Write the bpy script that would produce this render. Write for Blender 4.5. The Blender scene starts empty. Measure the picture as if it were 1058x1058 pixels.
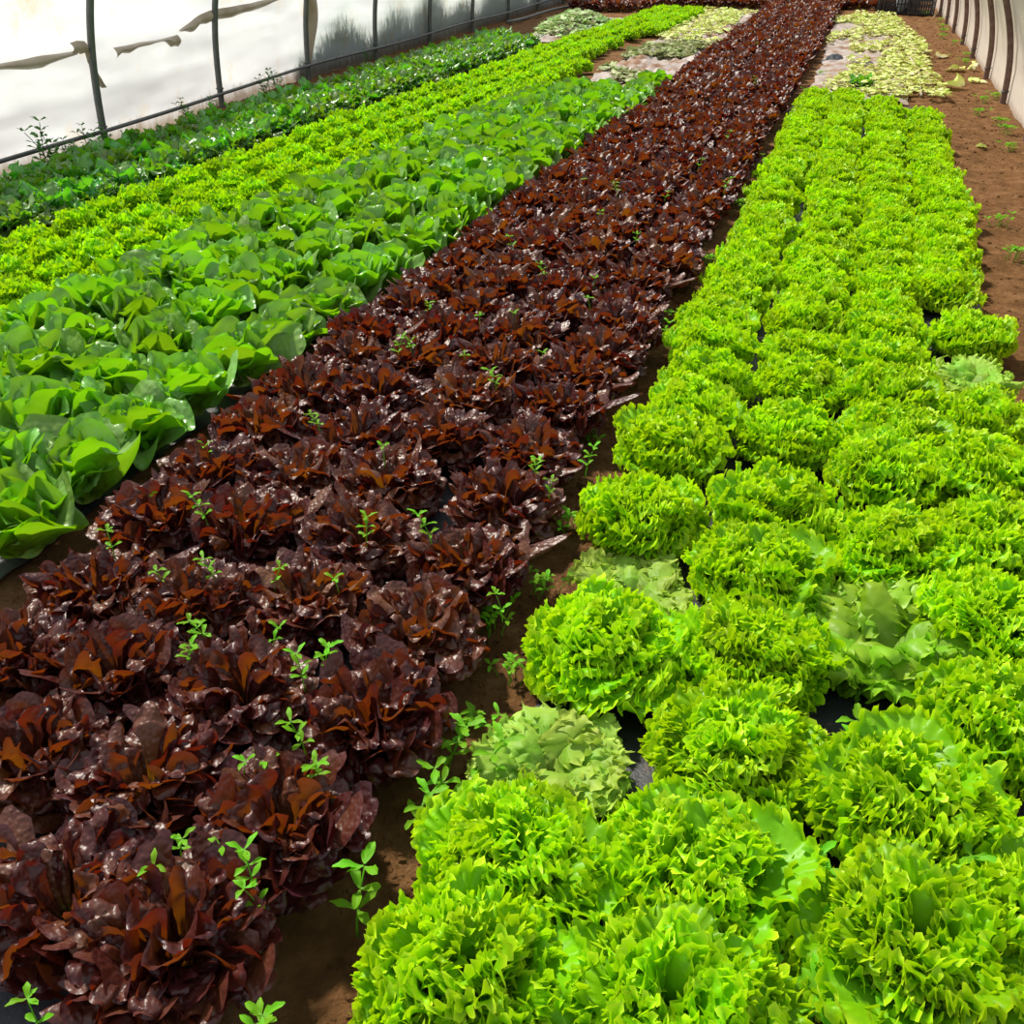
import bpy, math
import numpy as np
from mathutils import Matrix, Vector, noise

SC = bpy.context.scene
COL = SC.collection
TAU = 2 * math.pi

# ------------------------------------------------------------------ camera
CAM_H, F_PX, SIZE, CX, CY = 1.6, 1000.0, 1058, 529, 529
VP = (905, -90)                                   # where the planting rows converge
d = np.array([VP[0] - CX, -(VP[1] - CY), -F_PX]); Yc = d / np.linalg.norm(d)
up = np.array([0, Yc[2], -Yc[1]]); up /= np.linalg.norm(up)
if up[1] < 0: up = -up
Rw = np.array([np.cross(Yc, up), Yc, up])         # camera -> world rotation
cam = bpy.data.cameras.new('camera'); cam.sensor_fit = 'HORIZONTAL'; cam.sensor_width = 36
cam.lens = 36 * F_PX / SIZE; cam.clip_start = .05; cam.clip_end = 200
co = bpy.data.objects.new('camera', cam); COL.objects.link(co)
M4 = Matrix([list(map(float, r)) + [0] for r in Rw] + [[0, 0, 0, 1]]); M4.translation = (0, 0, CAM_H)
co.matrix_world = M4; SC.camera = co
def seen(x, y, z=.12, m=0):
    v = Rw.T @ np.array([x, y, z - CAM_H])
    if v[2] > -.05: return False
    px, py = CX + F_PX * v[0] / -v[2], CY - F_PX * v[1] / -v[2]
    return -m < px < SIZE + m and -m < py < SIZE + m

# ------------------------------------------------------------------ light
W = bpy.data.worlds.new('world'); SC.world = W; W.use_nodes = True
wn = W.node_tree; bg = wn.nodes['Background']
bg.inputs['Color'].default_value = (.86, .93, 1, 1); bg.inputs['Strength'].default_value = .62
sun = bpy.data.lights.new('sun', 'SUN'); so = bpy.data.objects.new('sun', sun); COL.objects.link(so)
SUN_DIR = Vector((-.56, .40, .86))                # towards the sun: from beyond the film wall on the left
sun.energy = 5.8; sun.angle = math.radians(5); sun.color = (1, .93, .80)
so.rotation_euler = SUN_DIR.to_track_quat('Z', 'Y').to_euler()
so.location = (-6, 6, 8)
vs = SC.view_settings; vs.view_transform = 'Standard'; vs.look = 'None'; vs.gamma = 1; vs.exposure = 0.16
SC.cycles.max_bounces = 8; SC.cycles.transmission_bounces = 6; SC.cycles.transparent_max_bounces = 8
SC.cycles.use_denoising = True

# ------------------------------------------------------------------ materials
def mat(name):
    m = bpy.data.materials.new(name); m.use_nodes = True
    nt = m.node_tree; nt.nodes.clear()
    return m, nt
def nd(nt, t, **kw):
    n = nt.nodes.new(t)
    for k, v in kw.items():
        if k in n.inputs: n.inputs[k].default_value = v
        else: setattr(n, k, v)
    return n
def ramp(nt, fac, stops):
    r = nt.nodes.new('ShaderNodeValToRGB'); e = r.color_ramp.elements
    while len(e) < len(stops): e.new(.5)
    for q, (p, c) in zip(e, stops):
        q.position = p; q.color = (*c, 1) if len(c) == 3 else c
    nt.links.new(fac, r.inputs[0]); return r.outputs[0]
def mix(nt, f, a, b):
    m = nt.nodes.new('ShaderNodeMix'); m.data_type = 'RGBA'
    for s, v in ((m.inputs[0], f), (m.inputs[6], a), (m.inputs[7], b)):
        if isinstance(v, (int, float)): s.default_value = v
        elif isinstance(v, tuple): s.default_value = (*v, 1)
        else: nt.links.new(v, s)
    return m.outputs[2]
def hsv(nt, col, rnd, h, v):
    """small per-plant shift of hue and value"""
    n = nt.nodes.new('ShaderNodeHueSaturation')
    for s, (a, b) in (('Hue', (.5 - h, .5 + h)), ('Value', (1 - v, 1 + v))):
        mr = nd(nt, 'ShaderNodeMapRange'); mr.inputs[3].default_value = a; mr.inputs[4].default_value = b
        nt.links.new(rnd, mr.inputs[0]); nt.links.new(mr.outputs[0], n.inputs[s])
    nt.links.new(col, n.inputs['Color']); return n.outputs[0]

def leaf_mat(name, base, trans, under=None, tmix=.4, rough=.45, spec=.3, bump=.0, bscale=60, hue=.012, val=.16, veins=None, sheen=None):
    """base / trans / under: colour stops along the leaf, stem end (0) to margin (1)"""
    m, nt = mat(name); L = nt.links; m['veins'] = bool(veins)
    at = nd(nt, 'ShaderNodeAttribute', attribute_name='along'); rn = nd(nt, 'ShaderNodeAttribute', attribute_name='rnd')
    oi = nd(nt, 'ShaderNodeObjectInfo'); geo = nd(nt, 'ShaderNodeNewGeometry'); tc = nd(nt, 'ShaderNodeTexCoord')
    top = ramp(nt, at.outputs['Fac'], base); tr = ramp(nt, at.outputs['Fac'], trans)
    if under: top = mix(nt, geo.outputs['Backfacing'], top, ramp(nt, at.outputs['Fac'], under))
    if veins:
        va = nd(nt, 'ShaderNodeAttribute', attribute_name='vein')
        top = mix(nt, va.outputs['Fac'], top, veins)
    top = hsv(nt, hsv(nt, top, oi.outputs['Random'], hue, val), rn.outputs['Fac'], hue, val)
    tr = hsv(nt, tr, rn.outputs['Fac'], hue, val)
    p = nd(nt, 'ShaderNodeBsdfPrincipled', Roughness=rough); p.inputs['Specular IOR Level'].default_value = spec
    L.new(top, p.inputs['Base Color'])
    t = nd(nt, 'ShaderNodeBsdfTranslucent'); L.new(tr, t.inputs['Color'])
    ms = nd(nt, 'ShaderNodeMixShader'); ms.inputs[0].default_value = tmix
    L.new(p.outputs[0], ms.inputs[1]); L.new(t.outputs[0], ms.inputs[2])
    if bump:
        vo = nd(nt, 'ShaderNodeTexVoronoi', Scale=bscale); vo.feature = 'SMOOTH_F1'
        no = nd(nt, 'ShaderNodeTexNoise', Scale=bscale * .35, Detail=3.0)
        L.new(tc.outputs['Object'], no.inputs['Vector'])
        L.new(tc.outputs['Object'], vo.inputs['Vector'])
        ad = nd(nt, 'ShaderNodeMath', operation='ADD'); L.new(vo.outputs['Distance'], ad.inputs[0]); L.new(no.outputs['Fac'], ad.inputs[1])
        b = nd(nt, 'ShaderNodeBump', Strength=bump, Distance=.45 / bscale); b.invert = True
        L.new(ad.outputs[0], b.inputs['Height']); L.new(b.outputs[0], p.inputs['Normal'])
    o = nd(nt, 'ShaderNodeOutputMaterial'); L.new(ms.outputs[0], o.inputs[0])
    return m

M = {}
M['frilled'] = leaf_mat('frilled_green_leaf',
    [(0, (.25, .44, .05)), (.45, (.135, .38, .003)), (.84, (.22, .50, .003)), (.96, (.46, .73, .010)), (1, (.64, .84, .03))],
    [(0, (.30, .55, .04)), (.6, (.21, .55, .002)), (1, (.60, .86, .004))], tmix=.36, rough=.42, spec=.28, bump=.3, bscale=70, hue=.006, val=.12)
M['wilted'] = leaf_mat('wilted_green_leaf',
    [(0, (.40, .50, .14)), (.5, (.20, .42, .03)), (1, (.46, .62, .10))],
    [(0, (.40, .55, .10)), (1, (.40, .60, .05))], tmix=.35, rough=.5, spec=.25, bump=.4, bscale=50)
M['limp'] = leaf_mat('limp_green_leaf',
    [(0, (.34, .46, .10)), (.5, (.15, .33, .008)), (1, (.32, .50, .03))], [(0, (.3, .5, .06)), (1, (.26, .55, .01))], tmix=.33, rough=.45, spec=.3, bump=.4, bscale=50)
M['lollo'] = leaf_mat('small_frilled_leaf',
    [(0, (.24, .42, .05)), (.45, (.11, .36, .004)), (.85, (.22, .54, .004)), (1, (.44, .72, .010))],
    [(0, (.34, .56, .04)), (.5, (.24, .62, .002)), (1, (.54, .84, .004))], tmix=.42, rough=.45, spec=.25, hue=.008)
M['butter'] = leaf_mat('butterhead_leaf',
    [(0, (.40, .56, .08)), (.4, (.17, .40, .004)), (1, (.15, .38, .003))],
    [(0, (.36, .60, .02)), (1, (.245, .58, .002))], under=[(0, (.34, .50, .20)), (1, (.17, .38, .06))],
    tmix=.37, rough=.32, spec=.5, bump=.65, bscale=44, veins=(.26, .50, .07), hue=.010, val=.18)
M['curly'] = leaf_mat('dark_curly_leaf',
    [(0, (.26, .40, .06)), (.5, (.08, .27, .008)), (1, (.12, .30, .010))],
    [(0, (.30, .55, .03)), (1, (.20, .50, .006))], under=[(0, (.28, .42, .16)), (1, (.13, .27, .07))],
    tmix=.35, rough=.33, spec=.55, bump=.4, bscale=45, hue=.03, val=.25)
M['red'] = leaf_mat('dark_red_leaf',
    [(0, (.18, .22, .02)), (.25, (.10, .045, .010)), (.55, (.058, .013, .014)), (1, (.052, .011, .019))],
    [(0, (.45, .45, .02)), (.3, (.42, .12, .004)), (1, (.38, .052, .004))],
    under=[(0, (.16, .17, .03)), (.4, (.10, .030, .010)), (1, (.075, .016, .014))],
    tmix=.20, rough=.42, spec=.58, bump=.75, bscale=100, hue=.015, val=.3)
M['weed'] = leaf_mat('weed_leaf', [(0, (.14, .36, .015)), (1, (.17, .44, .012))], [(0, (.25, .6, .01)), (1, (.3, .7, .01))], tmix=.4, rough=.5, spec=.15)
M['wallweed'] = leaf_mat('wall_weed_leaf', [(0, (.04, .12, .02)), (1, (.05, .17, .03))], [(0, (.1, .3, .01)), (1, (.12, .34, .02))], tmix=.3, rough=.5, spec=.2)  # on the wall weeds this dark green paints their backlit shade
M['litter'] = leaf_mat('trimmed_leaf', [(0, (.88, .86, .66)), (.45, (.74, .78, .30)), (1, (.56, .70, .13))],
    [(0, (.6, .6, .2)), (1, (.5, .6, .08))], tmix=.25, rough=.5, spec=.3, hue=.03, val=.3)
M['litter_grey'] = leaf_mat('wilted_trimmed_leaf', [(0, (.60, .62, .42)), (.5, (.44, .50, .25)), (1, (.32, .44, .17))],
    [(0, (.5, .5, .2)), (1, (.3, .4, .1))], tmix=.2, rough=.6, spec=.2, hue=.03, val=.3)

def surf_mat(name, stops, scale, rough=.9, bump=.6, bdist=.02, spec=.15, detail=8, coords='Object', second=None):
    m, nt = mat(name); L = nt.links
    tc = nd(nt, 'ShaderNodeTexCoord'); n = nd(nt, 'ShaderNodeTexNoise', Scale=scale, Detail=float(detail), Roughness=.65)
    L.new(tc.outputs[coords], n.inputs['Vector'])
    c = ramp(nt, n.outputs['Fac'], stops)
    if second:
        n2 = nd(nt, 'ShaderNodeTexNoise', Scale=second[0], Detail=5.0); L.new(tc.outputs[coords], n2.inputs['Vector'])
        c = mix(nt, ramp(nt, n2.outputs['Fac'], [(second[1], (0, 0, 0)), (second[2], (1, 1, 1))]), c, second[3])
    p = nd(nt, 'ShaderNodeBsdfPrincipled', Roughness=rough); p.inputs['Specular IOR Level'].default_value = spec
    L.new(c, p.inputs['Base Color'])
    nb = nd(nt, 'ShaderNodeTexNoise', Scale=scale * 4, Detail=8.0, Roughness=.7); L.new(tc.outputs[coords], nb.inputs['Vector'])
    b = nd(nt, 'ShaderNodeBump', Strength=bump, Distance=bdist); L.new(nb.outputs['Fac'], b.inputs['Height']); L.new(b.outputs[0], p.inputs['Normal'])
    o = nd(nt, 'ShaderNodeOutputMaterial'); L.new(p.outputs[0], o.inputs[0]); return m
M['soil'] = surf_mat('brown_soil', [(.25, (.085, .038, .012)), (.5, (.19, .090, .032)), (.75, (.32, .17, .075))], 9, bump=1.0, bdist=.04)
M['mulch'] = surf_mat('black_mulch_film', [(.3, (.012, .013, .016)), (.7, (.035, .035, .042))], 14, rough=.42, spec=.5, bump=.35, bdist=.01,
                      second=(30, .62, .75, (.12, .07, .04)))
M['dusty'] = surf_mat('dusty_glare_mulch_film', [(.25, (.20, .15, .13)), (.5, (.36, .30, .27)), (.8, (.50, .44, .40))], 5, rough=.45, spec=.5, bump=.5, bdist=.02,
                      second=(3.2, .50, .62, (.24, .12, .055)))  # pale grey is dust plus sky glare put into the film's colour
M['pipe'] = surf_mat('grey_pipe', [(.3, (.07, .075, .07)), (.7, (.13, .135, .125))], 12, rough=.45, spec=.4, bump=.1)
M['rib'] = surf_mat('rusty_brown_pipe', [(.3, (.13, .070, .055)), (.7, (.26, .17, .14))], 14, rough=.6, bump=.2)
M['hose'] = surf_mat('grey_hose', [(.3, (.40, .33, .27)), (.7, (.52, .45, .38))], 20, rough=.5, bump=.1)
M['crate'] = surf_mat('black_plastic', [(.3, (.012, .012, .014)), (.7, (.028, .028, .03))], 20, rough=.4, spec=.5, bump=.1)
M['rag'] = surf_mat('pale_plastic', [(.3, (.45, .52, .56)), (.7, (.6, .66, .7))], 12, rough=.4, bump=.2)
M['scrap'] = surf_mat('dark_plastic_scrap', [(.3, (.02, .025, .032)), (.7, (.05, .055, .065))], 16, rough=.4, bump=.3)
M['board'] = surf_mat('pale_wood', [(.3, (.30, .22, .14)), (.7, (.48, .38, .26))], 16, rough=.8, bump=.2)

def film_mat(name, c_t, c_d, stain, stain_lo, stain_hi, tmix, dirt=None, streak=True):
    m, nt = mat(name); L = nt.links
    tc = nd(nt, 'ShaderNodeTexCoord')
    n1 = nd(nt, 'ShaderNodeTexNoise', Scale=2.2, Detail=9.0, Roughness=.68); L.new(tc.outputs['Object'], n1.inputs['Vector'])
    f = ramp(nt, n1.outputs['Fac'], [(stain_lo, (0, 0, 0)), (stain_hi, (1, 1, 1))])
    ct, cd = mix(nt, f, c_t, stain), mix(nt, f, c_d, stain)
    n3 = nd(nt, 'ShaderNodeTexNoise', Scale=.9, Detail=3.0); L.new(tc.outputs['Object'], n3.inputs['Vector'])
    f3 = ramp(nt, n3.outputs['Fac'], [(.35, (0, 0, 0)), (.7, (.8, .8, .8))])
    ct = mix(nt, f3, ct, tuple(v * .78 for v in c_t))
    if dirt:       # soil splashed up on the lowest strip of the film, with a ragged upper edge
        sx = nd(nt, 'ShaderNodeSeparateXYZ'); L.new(tc.outputs['Object'], sx.inputs[0])
        mp = nd(nt, 'ShaderNodeMapping'); mp.inputs['Scale'].default_value = (6, 6, 1.2); L.new(tc.outputs['Object'], mp.inputs[0])
        n2 = nd(nt, 'ShaderNodeTexNoise', Scale=1.6, Detail=8.0, Roughness=.7); L.new(mp.outputs[0], n2.inputs['Vector'])
        sc = nd(nt, 'ShaderNodeMath', operation='MULTIPLY'); sc.inputs[1].default_value = dirt[1]; L.new(n2.outputs['Fac'], sc.inputs[0])
        lt = nd(nt, 'ShaderNodeMath', operation='SUBTRACT'); L.new(sc.outputs[0], lt.inputs[0]); L.new(sx.outputs[2], lt.inputs[1])
        f2 = ramp(nt, lt.outputs[0], [(0, (0, 0, 0)), (.12, (.85, .85, .85))])
        ct, cd = mix(nt, f2, ct, dirt[0]), mix(nt, f2, cd, dirt[0])
    p = nd(nt, 'ShaderNodeBsdfPrincipled', Roughness=.35); p.inputs['Specular IOR Level'].default_value = .3
    L.new(cd, p.inputs['Base Color'])
    t = nd(nt, 'ShaderNodeBsdfTranslucent'); L.new(ct, t.inputs['Color'])
    ms = nd(nt, 'ShaderNodeMixShader'); ms.inputs[0].default_value = tmix
    L.new(p.outputs[0], ms.inputs[1]); L.new(t.outputs[0], ms.inputs[2])
    o = nd(nt, 'ShaderNodeOutputMaterial'); L.new(ms.outputs[0], o.inputs[0]); return m
M['film_left'] = film_mat('milky_film', (.88, .92, .95), (.78, .82, .85), (.86, .66, .40), .56, .74, .66, dirt=((.30, .22, .14), .26))
M['film_right'] = film_mat('beige_film', (.78, .70, .62), (.88, .78, .69), (.50, .40, .32), .60, .85, .3, dirt=((.22, .13, .07), .12))
M['flap'] = film_mat('torn_film_shade', (.40, .33, .24), (.40, .33, .26), (.26, .19, .13), .48, .66, .22)  # tan colour stands for the shade seen through the rips

# ------------------------------------------------------------------ mesh helpers
def mesh(name, V, F, m, attrs=None, smooth=True):
    me = bpy.data.meshes.new(name)
    V = np.asarray(V, float)
    if isinstance(F, np.ndarray):
        k = F.shape[1]
        me.vertices.add(len(V)); me.vertices.foreach_set('co', V.astype(np.float32).ravel())
        me.loops.add(F.size); me.loops.foreach_set('vertex_index', F.astype(np.int32).ravel())
        me.polygons.add(len(F)); me.polygons.foreach_set('loop_start', np.arange(0, F.size, k, dtype=np.int32))
        me.update(calc_edges=True); me.validate()
    else:
        me.from_pydata([tuple(v) for v in V], [], F); me.update()
    me.polygons.foreach_set('use_smooth', np.full(len(me.polygons), smooth)); me.materials.append(m)
    for k, a in (attrs or {}).items():
        if k == 'vein' and not m.get('veins'): continue
        at = me.attributes.new(k, 'FLOAT', 'POINT'); at.data.foreach_set('value', np.asarray(a, np.float32))
    return me
def ob(name, me, parent=None, loc=(0, 0, 0), rot=0, scale=1):
    o = bpy.data.objects.new(name, me); COL.objects.link(o); o.location = loc; o.rotation_euler = (0, 0, rot)
    o.scale = (scale,) * 3 if isinstance(scale, (int, float)) else scale
    if parent: o.parent = parent
    return o
def tag(o, label=None, cat=None, group=None, kind=None):
    for k, v in (('label', label), ('category', cat), ('group', group), ('kind', kind)):
        if v: o[k] = v
    return o
def grid_faces(nu, nv):
    i = np.arange((nu - 1) * nv).reshape(nu - 1, nv)[:, :-1].ravel()
    return np.stack([i, i + 1, i + nv + 1, i + nv], 1)
def tube(pts, r, n=8, cap=True):
    pts = np.asarray(pts, float); T = np.gradient(pts, axis=0); T /= np.linalg.norm(T, axis=1)[:, None]
    ref = np.array([0, 0, 1.]) if abs(T[0][2]) < .9 else np.array([1., 0, 0])
    V = []; r = np.broadcast_to(r, len(pts))
    for p, t, q in zip(pts, T, r):
        a = np.cross(t, ref); a /= np.linalg.norm(a); b = np.cross(t, a)
        for k in range(n): V.append(p + q * (math.cos(TAU * k / n) * a + math.sin(TAU * k / n) * b))
    F = [[i * n + k, i * n + (k + 1) % n, (i + 1) * n + (k + 1) % n, (i + 1) * n + k] for i in range(len(pts) - 1) for k in range(n)]
    if cap: F += [list(range(n))[::-1], list(range((len(pts) - 1) * n, len(pts) * n))]
    return V, F
def boxes(bs):
    V, F = [], []
    for (x0, y0, z0, x1, y1, z1) in bs:
        o = len(V); V += [(x, y, z) for z in (z0, z1) for y in (y0, y1) for x in (x0, x1)]
        F += [[o + a for a in f] for f in ((0, 2, 3, 1), (4, 5, 7, 6), (0, 1, 5, 4), (2, 6, 7, 3), (0, 4, 6, 2), (1, 3, 7, 5))]
    return V, F
def fbm(P, s, seed=0, octv=3):
    return np.array([noise.fractal(Vector((p[0] * s + seed, p[1] * s, (p[2] if len(p) > 2 else 0) * s)), 1.0, 2.0, octv) for p in P])

# ------------------------------------------------------------------ leaves and heads
def leaf(rng, L, Wd, a0, a1, az, frill=.01, n=8, tooth=0, cup=0., base=.2, rnd=.35, nu=9, nv=33, r0=.012, z0=.012, twist=0., pinch=2.0, bexp=1.3, tipw=1., w2=.55):
    """one leaf growing from the crown: a0/a1 = lean from the vertical at its foot and at its tip"""
    s = np.linspace(0, 1, nu)[:, None]; t = np.linspace(-1, 1, nv)[None, :]
    w = Wd / 2 * (base + (1 - base) * np.clip(s / .72, 0, 1) ** 1.25) * (1 - (1 - tipw) * np.clip(s, 0, 1) ** 3)
    q = t * w; pl = L * s * (1 - rnd * np.abs(t) ** 2.2 * s ** .6)
    e = np.maximum(s ** pinch, (np.abs(t) ** 3) * np.clip(s * 1.6, 0, 1)) * np.clip(s * 3, 0, 1)
    th = np.arctan2(q, pl - .35 * L + 1e-6)
    ph = rng.uniform(0, TAU, 4)
    wob = np.sin(n * th + ph[0]) + w2 * np.sin(n * 2.17 * th + ph[1] + 2 * s) + w2 * .5 * np.sin(n * 4.1 * th + ph[2])
    dn = frill * e ** 1.3 * wob
    if tooth:
        k = tooth * e ** 2 * (np.sin(n * 2.9 * th + ph[3]) + .7 * np.sin(n * 5.3 * th + ph[1]))
        pl = pl + k * np.cos(th); q = q + k * np.sin(th)
    dn = dn + cup * (t ** 2) * w
    sp = np.clip(pl / L, 0, 1.15)
    # bend along the midrib (circular arc between the two leans)
    ss = np.linspace(0, 1.2, 60); al = a0 + (a1 - a0) * ss ** bexp
    cx = np.concatenate([[0], np.cumsum(np.sin(al[:-1]) * np.diff(ss) * L)]); cz = np.concatenate([[0], np.cumsum(np.cos(al[:-1]) * np.diff(ss) * L)])
    A = np.interp(sp, ss, al)
    X = r0 + np.interp(sp, ss, cx) - dn * np.cos(A); Z = z0 + np.interp(sp, ss, cz) + dn * np.sin(A); Yv = q + twist * (Z - z0)
    X, Yv, Z = (np.broadcast_to(v, (nu, nv)).ravel() for v in (X, Yv, Z))
    ca, sa = math.cos(az), math.sin(az)
    V = np.stack([X * ca - Yv * sa, X * sa + Yv * ca, np.maximum(Z, .004 + .004 * rng.random())], 1)
    vein = np.broadcast_to(np.clip(1 - np.abs(q) / (.006 + .004 * (1 - s)), 0, 1) * (1 - s * .5) +
                           .6 * np.clip(np.abs(np.cos((pl / L - np.abs(t) * .35) * 22)) * 6 - 5.2, 0, 1) * (np.abs(t) > .05), (nu, nv)).ravel()
    al_ = np.broadcast_to(np.maximum(s, e * .98), (nu, nv)).ravel()
    return V, al_, np.full(nu * nv, rng.random()), np.clip(vein, 0, 1), grid_faces(nu, nv)

def ruffle(rng, L, Wd, a0, a1, az, c=.62, b=.022, beta=1.2, n=16., b2=.5, jag=.3, cup=0., bexp=2., nth=81, rows=(.002, .4, .75, 1.), nf=3, r0=.010, z0=.010, twist=0., wav=.0, neck=0., amax=1.75):
    """a round-tipped leaf: an obovate blade with a ruffled border of width b swinging to both sides of it"""
    th = np.linspace(-math.pi, math.pi, nth)[None, :]; ct, st = np.cos(th), np.sin(th)
    ax = np.where(ct > 0, (1 - c) * L, c * L); R = 1 / np.sqrt((ct / ax) ** 2 + (st / (Wd / 2)) ** 2)
    mask = np.clip((2.75 - np.abs(th)) / .9, 0, 1); ph = rng.uniform(0, TAU, 5)
    ro = np.array(rows)[:, None]
    a1 = min(a1, amax) if a0 > .7 else a1                          # low leaves do not dig into the ground
    P = c * L + ro * R * ct; Q = ro * R * st
    nk = lambda p: 1 - neck * np.clip((c * L * .92 - p) / (c * L * .45), 0, 1)
    Q = Q * nk(P)
    D = wav * ro ** 2 * mask * np.sin(3 * th + ph[4])
    A = .8 * np.clip(P / L, 0, 1) ** .8
    sg = (np.arange(1, nf + 1) / nf)[:, None]
    warp = th + .25 * np.sin(2.3 * th + ph[3]) / 2.3
    ang = beta * np.sin(n * warp + ph[0]) * (.55 + .45 * sg) + b2 * sg * np.sin(2.3 * n * warp + ph[1]) + .35 * np.sin(.37 * n * th + ph[2])
    bb = b * mask * (1 + jag * sg * (1.6 * np.abs(np.sin(1.55 * n * warp + ph[2])) - 1))
    lat = .6 * bb * sg * np.sin(ph[3] + n * warp + 1.2) * (beta > .9)        # margin longer than the blade: it folds sideways too
    P2 = c * L + R * ct + sg * bb * np.cos(ang) * ct - lat * st; Q2 = R * st * nk(c * L + R * ct) + sg * bb * np.cos(ang) * st + lat * ct
    D2 = D[-1:] + sg * bb * np.sin(ang); A2 = A[-1:] + (1 - A[-1:]) * sg * mask
    pl, q, dn, al_ = np.concatenate([P, P2]), np.concatenate([Q, Q2]), np.concatenate([D, D2]), np.concatenate([A, A2])
    dn = dn + cup * q ** 2 / (Wd / 2); sp = np.clip(pl / L, 0, 1.35)
    ss = np.linspace(0, 1.4, 70); al = a0 + (a1 - a0) * np.minimum(ss, 1.2) ** bexp
    cx = np.concatenate([[0], np.cumsum(np.sin(al[:-1]) * np.diff(ss) * L)]); cz = np.concatenate([[0], np.cumsum(np.cos(al[:-1]) * np.diff(ss) * L)])
    An = np.interp(sp, ss, al)
    X = r0 + np.interp(sp, ss, cx) - dn * np.cos(An); Z = z0 + np.interp(sp, ss, cz) + dn * np.sin(An); Yv = q + twist * (Z - z0)
    ca, sa = math.cos(az), math.sin(az); nr = len(rows) + nf
    X, Yv, Z, pl, q, al_ = (v.ravel() for v in (X, Yv, Z, pl, q, al_))
    V = np.stack([X * ca - Yv * sa, X * sa + Yv * ca, np.maximum(Z, .004 + .004 * rng.random())], 1)
    vein = np.clip(1 - np.abs(q) / .005, 0, 1) * np.clip(1.1 - pl / L, 0, 1) + .6 * np.clip(np.abs(np.cos((pl / L - np.abs(q) / Wd * .8) * 20)) * 6 - 5.2, 0, 1) * (pl < L)
    return V, al_, np.full(nr * nth, rng.random()), np.clip(vein, 0, 1), grid_faces(nr, nth)

def build(name, leaves, m):
    V, F, o = [], [], 0; A = {'along': [], 'rnd': [], 'vein': []}
    for v, a, r, ve, f in leaves:
        V.append(v); F.append(f + o); o += len(v); A['along'].append(a); A['rnd'].append(r); A['vein'].append(ve)
    return mesh(name, np.concatenate(V), np.concatenate(F), m, {k: np.concatenate(x) for k, x in A.items()})

GOLD = 2.39996
DET = 1.0
def dome(k, tmax):                                  # evenly spread directions over a dome, crown (0) to rim (tmax)
    return math.acos(1 - k * (1 - math.cos(tmax)))
def head_frilled(seed, wilt=False):
    r = np.random.default_rng(seed); out = []; N = 60
    for i in range(N):
        k = i / (N - 1); j = r.normal(0, .09); th = dome(k, 1.45)
        if wilt:
            lf = ruffle(r, .13 + .05 * k + r.normal(0, .012), .08 + .06 * k, .65 * th + j, 1.3 + .75 * th + r.uniform(0, .8), i * GOLD + r.normal(0, .3), .62, .020, 1.2, 11, .5, .3, r.uniform(-.8, -.1), 1.6, nth=105, twist=r.normal(0, .5), wav=.008)
        else:
            lf = ruffle(r, .134 + .028 * k + r.normal(0, .014), .074 + .058 * k + r.normal(0, .012), .02 + .84 * th + j, .15 + .86 * th + r.uniform(-.1, .7), i * GOLD + r.normal(0, .25),
                        .62, .0145 + .004 * r.random(), 1.35, (17 + 5 * r.random()) * DET, .45, .55, r.uniform(-.4, .5), 2.2, nth=int(225 * DET), rows=(.002, .6, 1.), twist=r.normal(0, .3), wav=.004)
        out.append(lf)
    if not wilt:                                                  # small tight leaves filling the heart
        hrt = [ruffle(r, .128 + r.normal(0, .010), .052 + r.normal(0, .006), .75 * t + r.normal(0, .05), .2 + .8 * t + r.uniform(0, .7), q * GOLD + 1.0, .66, .0145, 1.3, 11 * DET, .45, .5, r.uniform(-.5, .5), 2.2, nth=int(121 * DET), rows=(.002, .6, 1.), r0=.006 + .03 * t, twist=r.normal(0, .3))
               for q, t in enumerate(np.linspace(.05, .62, 18))]
        out = hrt + out
    for i in range(13 if not wilt else 6):                        # broad outer leaves lying out low
        out.append(ruffle(r, .175 + r.normal(0, .015), .15 + r.normal(0, .015), 1.08 + r.normal(0, .12), 1.5 + r.normal(0, .2), i * GOLD + r.normal(0, .2), .62, .017, 1.2, 16 * DET, .4, .5, r.uniform(-.1, .4), 1.4, nth=int(201 * DET), rows=(.002, .6, 1.), twist=r.normal(0, .3), wav=.01))
    return out
def head_lollo(seed):
    r = np.random.default_rng(seed); out = []; N = 46
    for i in range(N):
        k = i / (N - 1); j = r.normal(0, .07); th = dome(k, 1.5)
        out.append(ruffle(r, .112 + .010 * k + r.normal(0, .008), .07 + .035 * k, .02 + .86 * th + j, .2 + .9 * th + r.uniform(0, .7), i * GOLD, .6, .016, 1.2, (11 + 4 * r.random()) * DET, .35, .45, r.uniform(-.2, .4), 2.2, nth=int(101 * DET)))
    return out
def head_red(seed):
    r = np.random.default_rng(seed); out = []; N = 180
    for i in range(N):
        k = i / (N - 1); j = r.normal(0, .11); th = dome(k, 1.25)
        lf = ruffle(r, .146 + .012 * k + r.normal(0, .012), .040 + .016 * k + r.normal(0, .006), .02 + .82 * th + j, .25 + .85 * th + r.uniform(.3, 1.8), i * GOLD + r.normal(0, .3),
                    .83, .010 + .004 * r.random(), .75, 2.6 + 2.0 * r.random(), .2, .06, r.uniform(-1.1, .9), 3.0, nth=int(29 * DET) | 1, rows=(.002, .4, .75, 1.), nf=3 if DET > .6 else 2, twist=r.normal(0, .5), wav=.006, neck=.55, amax=2.0)
        if np.mean(lf[0][:, 2] < .02) < .35: out.append(lf)        # no blade pressed flat on the soil
    return out
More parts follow.
